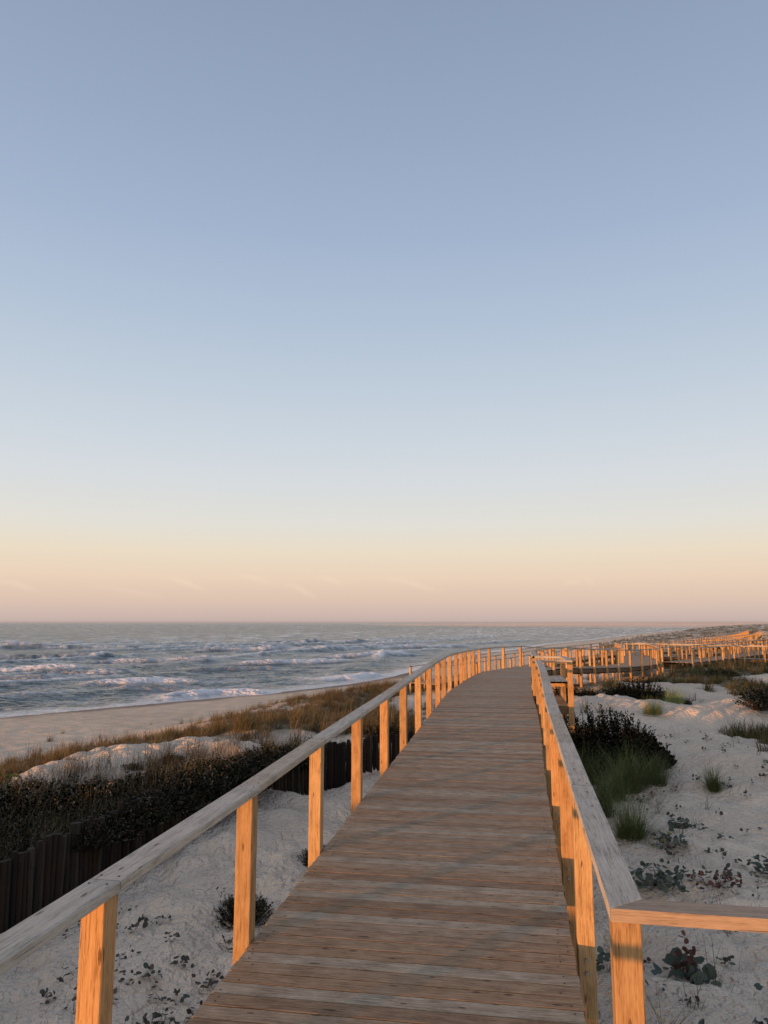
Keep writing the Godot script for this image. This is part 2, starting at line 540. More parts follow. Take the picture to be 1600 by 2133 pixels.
# ---------------------------------------------------------------- land and water
func sheet(rows: int, cols: int, v: PackedVector3Array, c: PackedColorArray, wrap: bool) -> ArrayMesh:
	var nr := PackedVector3Array()
	nr.resize(v.size())
	for i in rows:
		for j in cols:
			var jl := (j - 1 + cols) % cols if wrap else maxi(j - 1, 0)
			var jr := (j + 1) % cols if wrap else mini(j + 1, cols - 1)
			var a := v[mini(i + 1, rows - 1) * cols + j] - v[maxi(i - 1, 0) * cols + j]
			var b := v[i * cols + jr] - v[i * cols + jl]
			var k := b.cross(a)
			if k.y < 0: k = -k
			nr[i * cols + j] = k.normalized() if k.length_squared() > 1e-12 else Vector3.UP
	var id := PackedInt32Array()
	var jm := cols if wrap else cols - 1
	id.resize((rows - 1) * jm * 6)
	var q := 0
	for i in rows - 1:
		for j in jm:
			var a := i * cols + j
			var b := i * cols + (j + 1) % cols
			var d := a + cols
			var e := b + cols
			id[q] = a; id[q + 1] = d; id[q + 2] = b
			id[q + 3] = b; id[q + 4] = d; id[q + 5] = e
			q += 6
	var arr := []
	arr.resize(Mesh.ARRAY_MAX)
	arr[Mesh.ARRAY_VERTEX] = v
	arr[Mesh.ARRAY_NORMAL] = nr
	arr[Mesh.ARRAY_COLOR] = c
	arr[Mesh.ARRAY_INDEX] = id
	var m := ArrayMesh.new()
	m.add_surface_from_arrays(Mesh.PRIMITIVE_TRIANGLES, arr)
	return m

func land() -> void:
	var angles := PackedFloat32Array()
	var a := -180.0
	while a < 179.9:
		angles.append(deg_to_rad(a))
		a += 0.16 if absf(a) < 36.0 else 0.5 if absf(a) < 60.0 else 2.0
	var radii := PackedFloat32Array([0.4])
	var r := 1.2
	while r < 6500.0:
		radii.append(r)
		r *= 1.0095 if r < 60.0 else 1.016 if r < 400.0 else 1.05
	var rows := radii.size()
	var cols := angles.size()
	var v := PackedVector3Array()
	var c := PackedColorArray()
	v.resize(rows * cols)
	c.resize(rows * cols)
	var q := 0
	for i in rows:
		for j in cols:
			var x := radii[i] * sin(angles[j])
			var d := radii[i] * cos(angles[j])
			v[q] = Vector3(x, ground(x, d), -d)
			var s := shore(x, d)
			var mottled := 1.0 + n3.get_noise_2d(x * 2.3 + 50.0, d * 2.3) * 0.16 + n1.get_noise_2d(x * 0.7, d * 0.7 + 40.0) * 0.12
			var sand := Color(0.72, 0.585, 0.44).lerp(Color(0.7, 0.59, 0.465), smooth(18.0, 26.0, s)) * mottled
			if s < 5.0: sand = sand.lerp(Color(0.33, 0.26, 0.21), 1.0 - smooth(0.5, 3.5, s + n2.get_noise_2d(x, d) * 2.0))
			var veg := cover(x, d)
			var soil := Color(0.17, 0.14, 0.085).lerp(Color(0.095, 0.095, 0.05), 0.5 + 0.5 * n1.get_noise_2d(x * 0.5 + 9.0, d * 0.5))
			if d > 60.0: veg = clampf(veg * 0.85 + 0.1, 0.0, 1.0) if s > 27.0 else 0.0
			c[q] = sand.lerp(soil, smooth(0.25, 0.75, veg) * 0.85)
			q += 1
	var o := part("sand_dunes", sheet(rows, cols, v, c, true), M.sand, self)
	tag(o, "pale dune sand and beach running down to the water", "", "", "structure")

# single breakers: x, depth, direction of the crest (x, depth), half length, height, white water
const BREAKERS := [[-16.5, 74.5, 0.86, 0.51, 6.0, 0.6, 1.0], [-28.0, 88.0, 0.93, 0.36, 6.5, 0.8, 1.0], [-24.0, 79.5, 0.9, 0.43, 3.5, 0.7, 0.0], [-52.0, 108.0, 0.97, 0.24, 10.0, 1.0, 1.0], [-40.0, 104.0, 0.98, 0.2, 6.0, 0.9, 0.25],
	[-15.0, 132.0, 0.86, 0.5, 12.0, 0.9, 1.0], [-4.0, 97.0, 0.6, 0.8, 7.0, 0.55, 1.0], [-40.0, 136.0, 0.97, 0.2, 11.0, 0.9, 0.7], [-22.0, 112.0, 0.93, 0.36, 7.0, 0.9, 0.2], [-46.0, 92.0, 0.97, 0.24, 7.0, 0.7, 0.3],
	[-2.0, 158.0, 0.8, 0.6, 12.0, 0.9, 1.0], [-66.0, 150.0, 0.98, 0.15, 16.0, 1.1, 0.0], [-30.0, 190.0, 0.97, 0.2, 18.0, 1.2, 0.8], [12.0, 215.0, 0.86, 0.5, 16.0, 1.1, 1.0], [-90.0, 210.0, 1.0, 0.0, 22.0, 1.3, 0.0], [-20.0, 260.0, 0.98, 0.2, 22.0, 1.3, 0.0]]

func swell(x: float, d: float) -> Array:   # [height, foam]
	var s := -shore(x, d)
	if s < -4.0: return [-0.6, 0.0]
	var q := s * lerpf(1.0, 0.55, smooth(10.0, 120.0, s)) + d * 0.42 * smooth(10.0, 120.0, s)
	var warp := n1.get_noise_2d(x * 0.1, d * 0.1) * 6.0 + n1.get_noise_2d(x * 0.03 + 70.0, d * 0.04) * 16.0
	var ph := (q + warp) / 19.0
	var k := int(floor(ph))
	var f := ph - k
	# each crest swells and dies along its length
	var amp := clampf(0.42 + n1.get_noise_2d(x * 0.13 + k * 37.7, d * 0.04 + k * 11.0) * 1.8, 0.05, 1.2)
	var grow := smooth(0.0, 16.0, s) * (1.0 - 0.7 * smooth(150.0, 700.0, d))
	var crest := pow(maxf(0.0, 1.0 - absf(f - 0.32) / (0.32 if f < 0.32 else 0.68)), 1.7)
	var h := amp * crest * 0.75 * grow
	var chop := n3.get_noise_2d(x * 0.55, d * 0.75)
	h += (chop * 0.2 + n2.get_noise_2d(x * 0.9, d * 3.4) * 0.13 + n2.get_noise_2d(x * 5.0, d * 8.0) * 0.05) * smooth(0.0, 10.0, s) * (1.0 - 0.75 * smooth(120.0, 600.0, d))
	# white water: breaking crests, the spent foam behind them, the swash
	var near := 1.0 - smooth(110.0, 330.0, s)
	var lace := n3.get_noise_2d(x * 0.42 + 9.0, d * 1.1) * 0.9 + n2.get_noise_2d(x * 2.2, d * 4.0 + 31.0) * 0.6
	var breaking := smooth(0.46, 0.72, amp) * near
	var foam := breaking * smooth(0.25, 0.32, f) * (1.0 - smooth(0.36, 0.5, f)) * (0.9 + lace)
	var spent := smooth(-0.2, 0.25, n1.get_noise_2d(x * 0.1 + 200.0, d * 0.22)) * near
	foam = maxf(foam, spent * smooth(-0.15, 0.55, lace) * 0.75 * (1.0 - smooth(0.1, 0.3, f) * (1.0 - smooth(0.3, 0.42, f))))
	foam = maxf(foam, smooth(0.1, 0.5, n2.get_noise_2d(x * 0.4, d * 1.4) + 0.15 * near) * 0.3)
	foam = maxf(foam, (1.0 - smooth(1.0, 5.0, s + lace * 3.0)) * 0.9)
	if breaking > 0.3: h += foam * 0.16 * smooth(4.0, 14.0, s) * (0.6 + lace)
	for b in BREAKERS:
		if absf(d - b[1]) > 24.0 or absf(x - b[0]) > 24.0: continue
		var u: float = (x - b[0]) * b[2] + (d - b[1]) * b[3]          # along the crest
		var e: float = -(x - b[0]) * b[3] + (d - b[1]) * b[2] + n2.get_noise_2d(u * 0.9 + b[0], b[1]) * 1.3   # seaward of it
		var long: float = b[4]
		if absf(u) > long * 1.3 or e < -4.0 or e > 12.0: continue
		var body := 1.0 - smooth(long * 0.6, long * 1.25, absf(u))
		var hump: float = 0.7 * b[5] * body * (exp(-e * e / 1.6) if e < 0.0 else exp(-e * e / 9.0))
		h += hump
		if b[6] > 0.0:
			var tear := smooth(-0.5, 0.35, n2.get_noise_2d(u * 1.9, e * 2.4 + b[0]) + 0.25 + 0.5 * (1.0 - absf(u) / long))
			var w := smooth(-2.2, -0.7, e) * (1.0 - smooth(0.6, 7.0, e) * 0.75) * (1.0 - smooth(7.0, 11.0, e))
			foam = maxf(foam, b[6] * body * tear * w)
			h += b[6] * body * tear * 0.2 * smooth(-2.0, -0.5, e) * (1.0 - smooth(0.5, 3.0, e)) * (0.4 + lace)
	return [h, clampf(foam, 0.0, 1.0)]

func sea() -> void:
	var angles := PackedFloat32Array()
	var a := -75.0
	while a <= 50.0:
		angles.append(deg_to_rad(a))
		a += 0.1 if a > -30.0 and a < 24.0 else 0.6
	var radii := PackedFloat32Array()
	var u := 1.0 / 42.0
	while u > 1.0 / 7000.0:
		radii.append(1.0 / u)
		u -= minf(0.000055, u * 0.06)
	radii.append(9500.0)
	var rows := radii.size()
	var cols := angles.size()
	var v := PackedVector3Array()
	var c := PackedColorArray()
	v.resize(rows * cols)
	c.resize(rows * cols)
	var q := 0
	var water := Color(0.055, 0.085, 0.096)
	var white := Color(0.78, 0.78, 0.8)
	for i in rows:
		for j in cols:
			var x := radii[i] * sin(angles[j])
			var d := radii[i] * cos(angles[j])
			var w: Array = swell(x, d)
			v[q] = Vector3(x, w[0], -d)
			c[q] = water.lerp(white, w[1])
			q += 1
	var o := part("sea", sheet(rows, cols, v, c, false), M.sea, self)
	tag(o, "grey blue sea with rows of low breaking waves", "", "", "structure")

# ---------------------------------------------------------------- the near walk
const POST_W := 0.1
const RAIL_UP := 0.885

func up3(e: Array, off: float, y: float) -> Vector3:   # a point off metres right of a station's left edge
	var p: Vector2 = e[0] + e[1] * off
	return P(p.x, p.y, y)

func at_depth(st: Array, depth: float) -> Array:
	var best: Array = st[0]
	for e in st:
		if absf(e[0].y - depth) < absf(best[0].y - depth): best = e
	return best

func at_depth_right(st: Array, depth: float) -> Array:
	var best: Array = st[0]
	var gap := 1e9
	for e in st:
		var g: float = absf(e[0].y + e[1].y * table(WIDTH, e[0].y) - depth)
		if g < gap:
			gap = g
			best = e
	return best

func rail_boards(spots: Array, parent: Node3D, width: float, screws: bool) -> void:
	for i in spots.size() - 1:
		var a: Vector3 = spots[i]
		var b: Vector3 = spots[i + 1]
		var d := (b - a).normalized()
		var o := beam("rail_board", a + d * 0.0015, b - d * 0.0015, 0.045, width, M.rail[(i * 7) % 3], parent, 40 + i % 6, 0.006)
		if screws and a.z > -12.0:
			var side := d.cross(Vector3.UP).normalized()
			for e in [[a, 0.045], [b, -0.045]]:
				for s in [-0.04, 0.035]:
					part("screw", disc(0.0045, 0.003), M.screw, o, o.transform.affine_inverse() * Transform3D(Basis(), (e[0] as Vector3) + d * (e[1] as float) + side * (s as float) + Vector3.UP * 0.0235))

func ground_at(p: Vector3) -> float:
	return ground(p.x, -p.z)

func main_walk() -> void:
	var st := stations(EDGE, 0.1215)
	var near := thing("boardwalk", "brown plank boardwalk running straight ahead from the bottom of the photo", "boardwalk")
	var far := thing("boardwalk", "raised plank boardwalk on posts curving inland beyond the end of the straight deck", "boardwalk")
	var lengths := []
	for k in 14: lengths.append(timber(1.0, 0.032, 0.1126, 0.0015, 100 + k, true))
	# three hundred near planks one by one; those behind the eye and far off joined
	var back := SurfaceTool.new()
	back.begin(Mesh.PRIMITIVE_TRIANGLES)
	var off := SurfaceTool.new()
	off.begin(Mesh.PRIMITIVE_TRIANGLES)
	var heads := SurfaceTool.new()
	heads.begin(Mesh.PRIMITIVE_TRIANGLES)
	var head := disc(0.0048, 0.003)
	var count := 0
	for e in st:
		var d: float = e[0].y
		var w := table(WIDTH, d)
		var y := deck_y(d) - 0.016 + rng.randf_range(-0.0008, 0.0008)
		var jut := rng.randf_range(-0.006, 0.006)
		var a := up3(e, 0.0 + jut, y)
		var b := up3(e, w + jut, y)
		var xf := along(a, b)
		xf.basis = xf.basis * Basis(Vector3.RIGHT, atan((deck_y(d + 0.3) - deck_y(d - 0.3)) / 0.6) + rng.randf_range(-0.005, 0.005))
		xf.basis = xf.basis * Basis.from_scale(Vector3(w, 1, 1))
		var mesh: Mesh = lengths[rng.randi() % 14]
		if d < 1.0: back.append_from(mesh, 0, xf)
		elif d > 33.5 or count >= 300: off.append_from(mesh, 0, xf)
		else:
			part("plank", mesh, M.deck[rng.randi() % 10], near, xf)
			count += 1
		if d > 3.0 and d < 10.0:
			for t in [0.07 + rng.randf_range(-0.035, 0.035), w - 0.07 + rng.randf_range(-0.035, 0.035)]:
				for s in [-0.03, 0.03]:
					if rng.randf() < 0.3: continue
					var k := a.lerp(b, (t as float) / w) + (b - a).cross(Vector3.UP).normalized() * ((s as float) + rng.randf_range(-0.008, 0.008))
					heads.append_from(head, 0, Transform3D(Basis(), k + Vector3.UP * 0.0165))
	tag(part("planks_behind", back.commit(), M.deck[0], near), "", "", "", "stuff")
	tag(part("nail_heads", heads.commit(), M.screw, near), "", "", "", "stuff")
	tag(part("planks", off.commit(), M.deck[4], far), "", "", "", "stuff")
	# bearers under the deck edges and across
	var bs := stations(EDGE, 1.2)
	for i in bs.size() - 1:
		var e: Array = bs[i]
		var f: Array = bs[i + 1]
		var home := near if e[0].y < 33.0 else far
		for side in [0.03, -0.03]:
			var oa: float = side if side > 0 else table(WIDTH, e[0].y) + side
			var ob: float = side if side > 0 else table(WIDTH, f[0].y) + side
			beam("edge_beam", up3(e, oa, deck_y(e[0].y) - 0.034 - 0.08), up3(f, ob, deck_y(f[0].y) - 0.034 - 0.08), 0.16, 0.045, M.beam, home, 60 + i % 4)
		beam("cross_beam", up3(e, 0.06, deck_y(e[0].y) - 0.2), up3(e, table(WIDTH, e[0].y) - 0.06, deck_y(e[0].y) - 0.2), 0.12, 0.06, M.beam, home, 66)
	# left rail: posts where the photograph shows them
	var fine := stations(EDGE, 0.02)
	var left := thing("handrail", "timber post and rail handrail on the seaward side of the straight deck", "handrail")
	var spots := []
	var n := 0
	for d in [-7.3, -5.6, -3.9, -2.2, -0.4, 1.4, 3.13, 4.77, 6.44, 8.1, 9.74, 11.29, 12.9, 14.47, 16.3, 17.95, 19.55, 21.15, 22.7, 24.2, 25.65, 27.05, 28.5, 29.95, 31.6, 33.3]:
		var e := at_depth(fine, d)
		spots.append(up3(e, -0.043, deck_y(d) + RAIL_UP - 0.0225))
		var b := up3(e, -0.058, 0)
		b.y = ground_at(b) - 0.5
		post(b, deck_y(d) + RAIL_UP - 0.045, POST_W, -atan2(-e[1].y, e[1].x), M.pine[n % 4], left, 200 + n % 7)
		n += 1
	rail_boards(spots, left, 0.135, true)
	# right rail: from the mitred corner to the bench bay, and on round the curve
	var right := thing("handrail", "timber handrail on the landward side of the straight deck with a mitred corner", "handrail")
	spots = []
	var corner := at_depth_right(fine, 2.88)
	for d in [2.88, 4.77, 6.3, 7.89, 9.56, 11.15, 12.64, 14.25, 15.8]:
		var e := at_depth_right(fine, d)
		var w := table(WIDTH, e[0].y)
		var y := deck_y(e[0].y)
		spots.append(up3(e, w + 0.085, y + RAIL_UP - 0.0225))
		var b := up3(e, w + 0.078, 0)
		b.y = ground_at(b) - 0.5
		var o := post(b, y + RAIL_UP - 0.045, POST_W, -atan2(-e[1].y, e[1].x), M.pine[(n + 1) % 4], right, 200 + (n + 2) % 7)
		# coach bolts through the post below the deck
		for k in [0.085, 0.155]:
			var q := part("bolt", disc(0.011, 0.012), M.steel, o)
			q.transform = o.transform.affine_inverse() * Transform3D(Basis(Vector3.RIGHT, PI / 2), Vector3(b.x - 0.012, y - k, b.z + 0.055))
		n += 1
	# the corner board: the first bay starts with the mitre, the side board carries on from it to the right
	var dirw: Vector3 = (spots[1] - spots[0]).normalized()
	var side: Vector3 = dirw.cross(Vector3.UP).normalized()
	var c0: Vector3 = spots[0]
	right.add_child(mitre("rail_board", c0, dirw, side, spots[1], 0.125, 0.045, true), true)
	spots.remove_at(0)
	rail_boards(spots, right, 0.125, true)
	right.add_child(mitre("rail_board", c0, dirw, side, c0 + side * 2.4 + Vector3(0, -0.012, 0), 0.11, 0.045, false), true)
	var sp := c0 + side * 2.2
	sp.y = ground_at(sp) - 0.4
	post(sp, c0.y - 0.035, POST_W, -atan2(-corner[1].y, corner[1].x), M.pine[1], right, 204)
	bench(fine)
	# beyond the bench
	var on := thing("handrail", "timber handrail following the near outer edge of the curving raised walk", "handrail")
	spots = []
	var d2 := 17.72
	var last := 0
	for i in fine.size():
		var e: Array = fine[i]
		var w := table(WIDTH, e[0].y)
		var rd: float = e[0].y + e[1].y * w
		if rd < 17.6: continue
		var here := up3(e, w + 0.085, deck_y(e[0].y) + RAIL_UP - 0.0225)
		if spots.size() and here.distance_to(spots[-1]) < 1.68 and i < fine.size() - 1: continue
		spots.append(here)
		var b := up3(e, w + 0.078, 0)
		b.y = ground_at(b) - 0.5
		post(b, deck_y(e[0].y) + RAIL_UP - 0.045, POST_W, -atan2(-e[1].y, e[1].x), M.pine[n % 4], on, 200 + n % 7)
		n += 1
	rail_boards(spots, on, 0.125, false)
	var over := thing("handrail", "timber handrail along the far seaward edge of the curving raised walk", "handrail")
	spots = []
	for i in fine.size():
		var e: Array = fine[i]
		if e[0].y < 33.3: continue
		var here := up3(e, -0.043, deck_y(e[0].y) + RAIL_UP - 0.0225)
		if spots.size() and here.distance_to(spots[-1]) < 1.68 and i < fine.size() - 1: continue
		spots.append(here)
		if spots.size() == 1: continue
		var b := up3(e, -0.058, 0)
		b.y = ground_at(b) - 0.5
		post(b, deck_y(e[0].y) + RAIL_UP - 0.045, POST_W, -atan2(-e[1].y, e[1].x), M.pine[n % 4], over, 200 + n % 7)
		n += 1
	rail_boards(spots, over, 0.135, false)

# two boards that meet on the slant at the corner c: one runs along dirw to b, the other along side to b
func mitre(called: String, c: Vector3, dirw: Vector3, side: Vector3, b: Vector3, w: float, t: float, first: bool) -> MeshInstance3D:
	var wf := 0.125 / 2
	var ws := 0.11 / 2
	var inner := c - side * wf - dirw * ws      # near left corner of the pair
	var outer := c + side * wf + dirw * ws
	var drop := Vector3(0, (b - c).y, 0)
	var q: Array
	var g := 0.0012
	if first:
		q = [inner + dirw * g, outer + dirw * g, b + side * wf, b - side * wf]
	else:
		q = [inner + side * g, outer + side * g, c + side * 2.4 + dirw * ws + drop, c + side * 2.4 - dirw * ws + drop]
	var st := SurfaceTool.new()
	st.begin(Mesh.PRIMITIVE_TRIANGLES)
	var run := dirw if first else side
	var across := side if first else dirw
	st.set_smooth_group(-1)
	var put := func(p: Vector3):
		st.set_uv(Vector2((p - c).dot(across) / 0.26 + (p.y - c.y) / 0.26 + 0.35, (p - c).dot(run) / 2.2 + 0.2))
		st.add_vertex(p)
	var bev := 0.005
	var mid: Vector3 = (q[0] + q[1] + q[2] + q[3]) / 4
	var top := []
	for p in q:
		top.append(p + ((mid - p) * Vector3(1, 0, 1)).normalized() * bev * 1.2 + Vector3.UP * t / 2)
	var rim := []
	var low := []
	for p in q:
		rim.append(p + Vector3.UP * (t / 2 - bev))
		low.append(p - Vector3.UP * t / 2)
	var faces := [top, [low[0], low[1], low[2], low[3]]]
	for i in 4:
		var k := (i + 1) % 4
		faces.append([rim[i], rim[k], top[k], top[i]])
		faces.append([low[i], low[k], rim[k], rim[i]])
	for f in faces:
		var cen: Vector3 = (f[0] + f[1] + f[2] + f[3]) / 4 - (mid)
		var nn: Vector3 = (f[1] - f[0]).cross(f[2] - f[0])
		var o := [0, 1, 2, 0, 2, 3] if nn.dot(cen) < 0 else [0, 2, 1, 0, 3, 2]
		for k in o: put.call(f[k])
	st.generate_normals()
	var mi := MeshInstance3D.new()
	mi.name = called
	mi.mesh = st.commit()
	mi.material_override = M.rail[2] if first else M.side
	return mi

func bench(fine: Array) -> void:
	var e0 := at_depth_right(fine, 15.8)
	var e1 := at_depth_right(fine, 17.65)
	var w0 := table(WIDTH, e0[0].y)
	var y := deck_y(16.6)
	var yaw: float = -atan2(-e0[1].y, e0[1].x)
	var t := thing("bench", "slatted timber bench in a railed bay on the landward side of the deck", "bench", up3(e0, w0 + 0.4, 0) * Vector3(1, 0, 1) + Vector3(0, y, 0))
	var back := t.transform.affine_inverse()
	var a0 := up3(e0, w0 + 0.085, y)
	var a1 := up3(e1, w0 + 0.085, y)
	var b0 := up3(e0, w0 + 0.72, y)
	var b1 := up3(e1, w0 + 0.72, y)
	var put := func(called: String, p: Vector3, q: Vector3, th: float, w: float, m: Material, sd: int):
		beam(called, back * p, back * q, th, w, m, t, sd)
	var up := Vector3.UP
	for p in [[b0, 1], [b1, 2], [a1, 3]]:
		var g: Vector3 = p[0]
		var foot := g
		foot.y = ground_at(g) - 0.4
		post(back * foot, RAIL_UP - 0.046, POST_W + 0.01, yaw, M.pine[p[1]], t, 200 + (p[1] as int))
	var o := (b0 - a0).normalized()
	var f := (a1 - a0).normalized()
	var rl := up * (RAIL_UP - 0.0225)
	put.call("rail_board", a0 + o * 0.065 + rl, b0 + o * 0.05 + rl, 0.045, 0.12, M.rail[1], 41)
	put.call("rail_board", b0 + f * 0.062 + rl, b1 - f * 0.062 + rl, 0.045, 0.12, M.rail[0], 42)
	put.call("rail_board", a1 + o * 0.0 + rl, b1 + o * 0.05 + rl, 0.045, 0.12, M.rail[2], 43)
	for k in 4:   # seat slats run along the walk
		var s := 0.16 + k * 0.128
		put.call("seat_slat", a0 + o * s + f * 0.06 + up * 0.43, a1 + o * s - f * 0.06 + up * 0.43, 0.035, 0.118, M.rail[k % 3], 44 + k)
	for k in [0.12, 0.95]:   # legs and bearers under the seat
		var c := a0.lerp(a1, k as float)
		put.call("seat_bearer", c + o * 0.1 + up * 0.375, c + o * 0.64 + up * 0.375, 0.075, 0.05, M.pine[0], 48)
		put.call("leg", c + o * 0.2, c + o * 0.2 + up * 0.336, 0.09, 0.05, M.pine[2], 49)
	for k in 2:   # boards that close the outer side below the seat
		put.call("side_board", b0 - o * 0.07 + f * 0.06 + up * (0.1 + k * 0.16), b1 - o * 0.07 - f * 0.06 + up * (0.1 + k * 0.16), 0.15, 0.03, M.pine[k], 50 + k)
	for k in 14:
		var c := a0.lerp(a1, (k + 0.5) / 14.0)
		put.call("floor_plank", c + o * 0.0 - up * 0.018, c + o * 0.62 - up * 0.018, 0.032, 0.116, M.deck[(k * 3) % 10], 52 + k % 3)
	put.call("edge_beam", a0 + o * 0.02 - up * 0.115, b0 - o * 0.06 - up * 0.115, 0.16, 0.045, M.beam, 60)
	put.call("edge_beam", b0 - o * 0.08 + f * 0.06 - up * 0.115, b1 - o * 0.08 - f * 0.06 - up * 0.115, 0.16, 0.045, M.beam, 61)
	for k in [-0.09, -0.15]:
		var q := part("bolt", disc(0.012, 0.012), M.steel, t, Transform3D(Basis(Vector3.RIGHT, PI / 2), back * (b0 + up * (k as float) + Vector3(0, 0, 0.06))))

# ---------------------------------------------------------------- walks farther off
# left edge as [depth, x], drop below the eye by depth
func far_walk(label: String, rails: Array, edge: Array, drop: Array, width: float, by_x := false, rails_on := [true, true]) -> void:
	var t := thing("boardwalk", label, "boardwalk")
	var line := edge
	if by_x:   # runs mostly sideways: edge given as [x, depth]
		line = []
		for e in edge: line.append([e[1], e[0]])
	var st := stations(line, 0.125)
	var key := func(e: Array) -> float: return EYE - table(drop, e[0].x if by_x else e[0].y)
	var deck := SurfaceTool.new()
	deck.begin(Mesh.PRIMITIVE_TRIANGLES)
	var mesh := timber(1.0, 0.032, 0.118, 0.004, 101, true)
	for e in st:
		var y: float = key.call(e)
		var xf := along(up3(e, 0, y - 0.016), up3(e, width, y - 0.016))
		xf.basis = xf.basis * Basis.from_scale(Vector3(width, 1, 1))
		deck.append_from(mesh, 0, xf)
	tag(part("planks", deck.commit(), M.deck[4], t), "", "", "", "stuff")
	var step := 10
	var i := 0
	while i + step < st.size():
		var e: Array = st[i]
		var f: Array = st[i + step]
		for off in [0.03, width - 0.03]:
			beam("edge_beam", up3(e, off, key.call(e) - 0.115), up3(f, off, key.call(f) - 0.115), 0.16, 0.045, M.beam, t, 60 + (i / step) % 4)
		i += step
	for side in 2:
		if not rails_on[side]: continue
		var r := thing("handrail", rails[side], "handrail")
		var spots := []
		i = 0
		while i < st.size():
			var e: Array = st[i]
			var off := -0.05 if side == 0 else width + 0.05
			var y: float = key.call(e)
			spots.append(up3(e, off, y + RAIL_UP - 0.0225))
			var b := up3(e, off, 0)
			b.y = ground_at(b) - 0.3
			post(b, y + RAIL_UP - 0.045, POST_W, -atan2(-e[1].y, e[1].x), M.pine[(i / step) % 4], r, 200 + (i / step) % 7)
			i += step
		rail_boards(spots, r, 0.13, false)

func far_walks() -> void:
	far_walk("distant plank boardwalk zigzagging inland across the scrub to the right of the curve",
		["timber handrail on the seaward edge of the distant zigzag walk", "timber handrail on the landward edge of the distant zigzag walk"],
		[[60.0, 18.4], [63.0, 20.6], [66.0, 23.6], [72.0, 28.6], [80.0, 34.0], [90.0, 40.5], [100.0, 46.5], [116.0, 55.0], [134.0, 64.5]], [[60.0, 2.42], [75.0, 2.4], [100.0, 2.3], [134.0, 2.1]], 1.9)
	far_walk("distant plank boardwalk doubling back in front of the zigzag",
		["timber handrail on the outer edge of the walk that doubles back", "timber handrail on the inner edge of the walk that doubles back"],
		[[57.0, 19.6], [60.0, 23.2], [63.0, 27.5], [67.0, 31.2], [72.0, 32.6], [79.0, 33.2]], [[57.0, 2.42], [79.0, 2.38]], 1.8)
	far_walk("distant plank boardwalk branching inland from the end of the curve",
		["timber handrail on the seaward edge of the branch at the end of the curve", "timber handrail on the landward edge of the branch at the end of the curve"],
		[[47.5, 17.4], [50.5, 20.3], [54.0, 23.2], [58.0, 26.6], [63.0, 30.6], [70.0, 35.5]], [[47.5, 2.4], [70.0, 2.36]], 1.8)
	far_walk("side boardwalk crossing the dark scrub to the right edge of the photo",
		["timber handrail on the far edge of the side walk", "timber handrail on the near edge of the side walk"],
		[[18.9, 57.3], [21.0, 55.6], [23.5, 54.2], [26.5, 52.8], [31.0, 50.6], [38.0, 47.5]], [[19.0, 2.4], [25.5, 2.45], [38.0, 2.6]], 1.9, true)
	far_walk("far boardwalk leaving the end of the zigzag towards the right edge",
		["timber handrail on the far edge of the farthest walk", "timber handrail on the near edge of the farthest walk"],
		[[49.5, 101.0], [54.0, 99.5], [60.0, 98.0], [68.0, 96.5], [80.0, 95.0]], [[49.0, 2.2], [80.0, 2.5]], 1.9, true)
	far_walk("narrow access walk sloping down from the curve towards the beach",
		["timber handrail on the beach side of the sloping access walk", "timber handrail on the dune side of the sloping access walk"],
		[[1.5, 42.0], [5.0, 46.0], [9.0, 51.0], [12.0, 55.0], [15.4, 59.5], [18.2, 61.8]], [[1.5, 3.25], [5.0, 3.05], [9.2, 2.85], [15.4, 2.6], [18.2, 2.45]], 1.7, true)

# ---------------------------------------------------------------- the log palisade
func log_fence() -> void:
	var t := thing("log_fence", "dark low palisade of upright logs holding back the seaward dune", "fence")
	var shapes := []
	for k in 6:
		var c := CylinderMesh.new()
		c.top_radius = 0.031 + k * 0.0024
		c.bottom_radius = 0.034 + k * 0.0024
		c.height = 1.3
		c.radial_segments = 9
		c.rings = 1
		shapes.append(c)
	var at := 0.0
	var carry := 0.0
	for i in FENCE.size() - 1:
		var a := Vector2(FENCE[i][1], FENCE[i][0])
		var b := Vector2(FENCE[i + 1][1], FENCE[i + 1][0])
		var l := a.distance_to(b)
		while carry < l:
			var p := a.lerp(b, carry / l)
			var top := 4.62 + rng.randf_range(-0.07, 0.04) + 0.03 * sin(p.y * 2.0)
			var xf := Transform3D(Basis.from_euler(Vector3(rng.randf_range(-0.035, 0.035), rng.randf() * TAU, rng.randf_range(-0.035, 0.035))), P(p.x + rng.randf_range(-0.01, 0.01), p.y, top - 0.65))
			part("log", shapes[rng.randi() % 6], M.log[rng.randi() % 4], t, xf)
			carry += rng.randf_range(0.08, 0.094)
		carry -= l

func haze() -> void:   # the spray that hangs along the far shore
	var f := FogVolume.new()
	f.name = "sea_haze"
	f.shape = RenderingServer.FOG_VOLUME_SHAPE_ELLIPSOID
	f.size = Vector3(2600, 9, 2600)
	f.position = Vector3(1250, 3, -1500)
	var m := FogMaterial.new()
	m.density = 0.0009
	m.albedo = Color(0.93, 0.91, 0.9)
	f.material = m
	add_child(f)
	tag(f, "", "", "", "stuff")

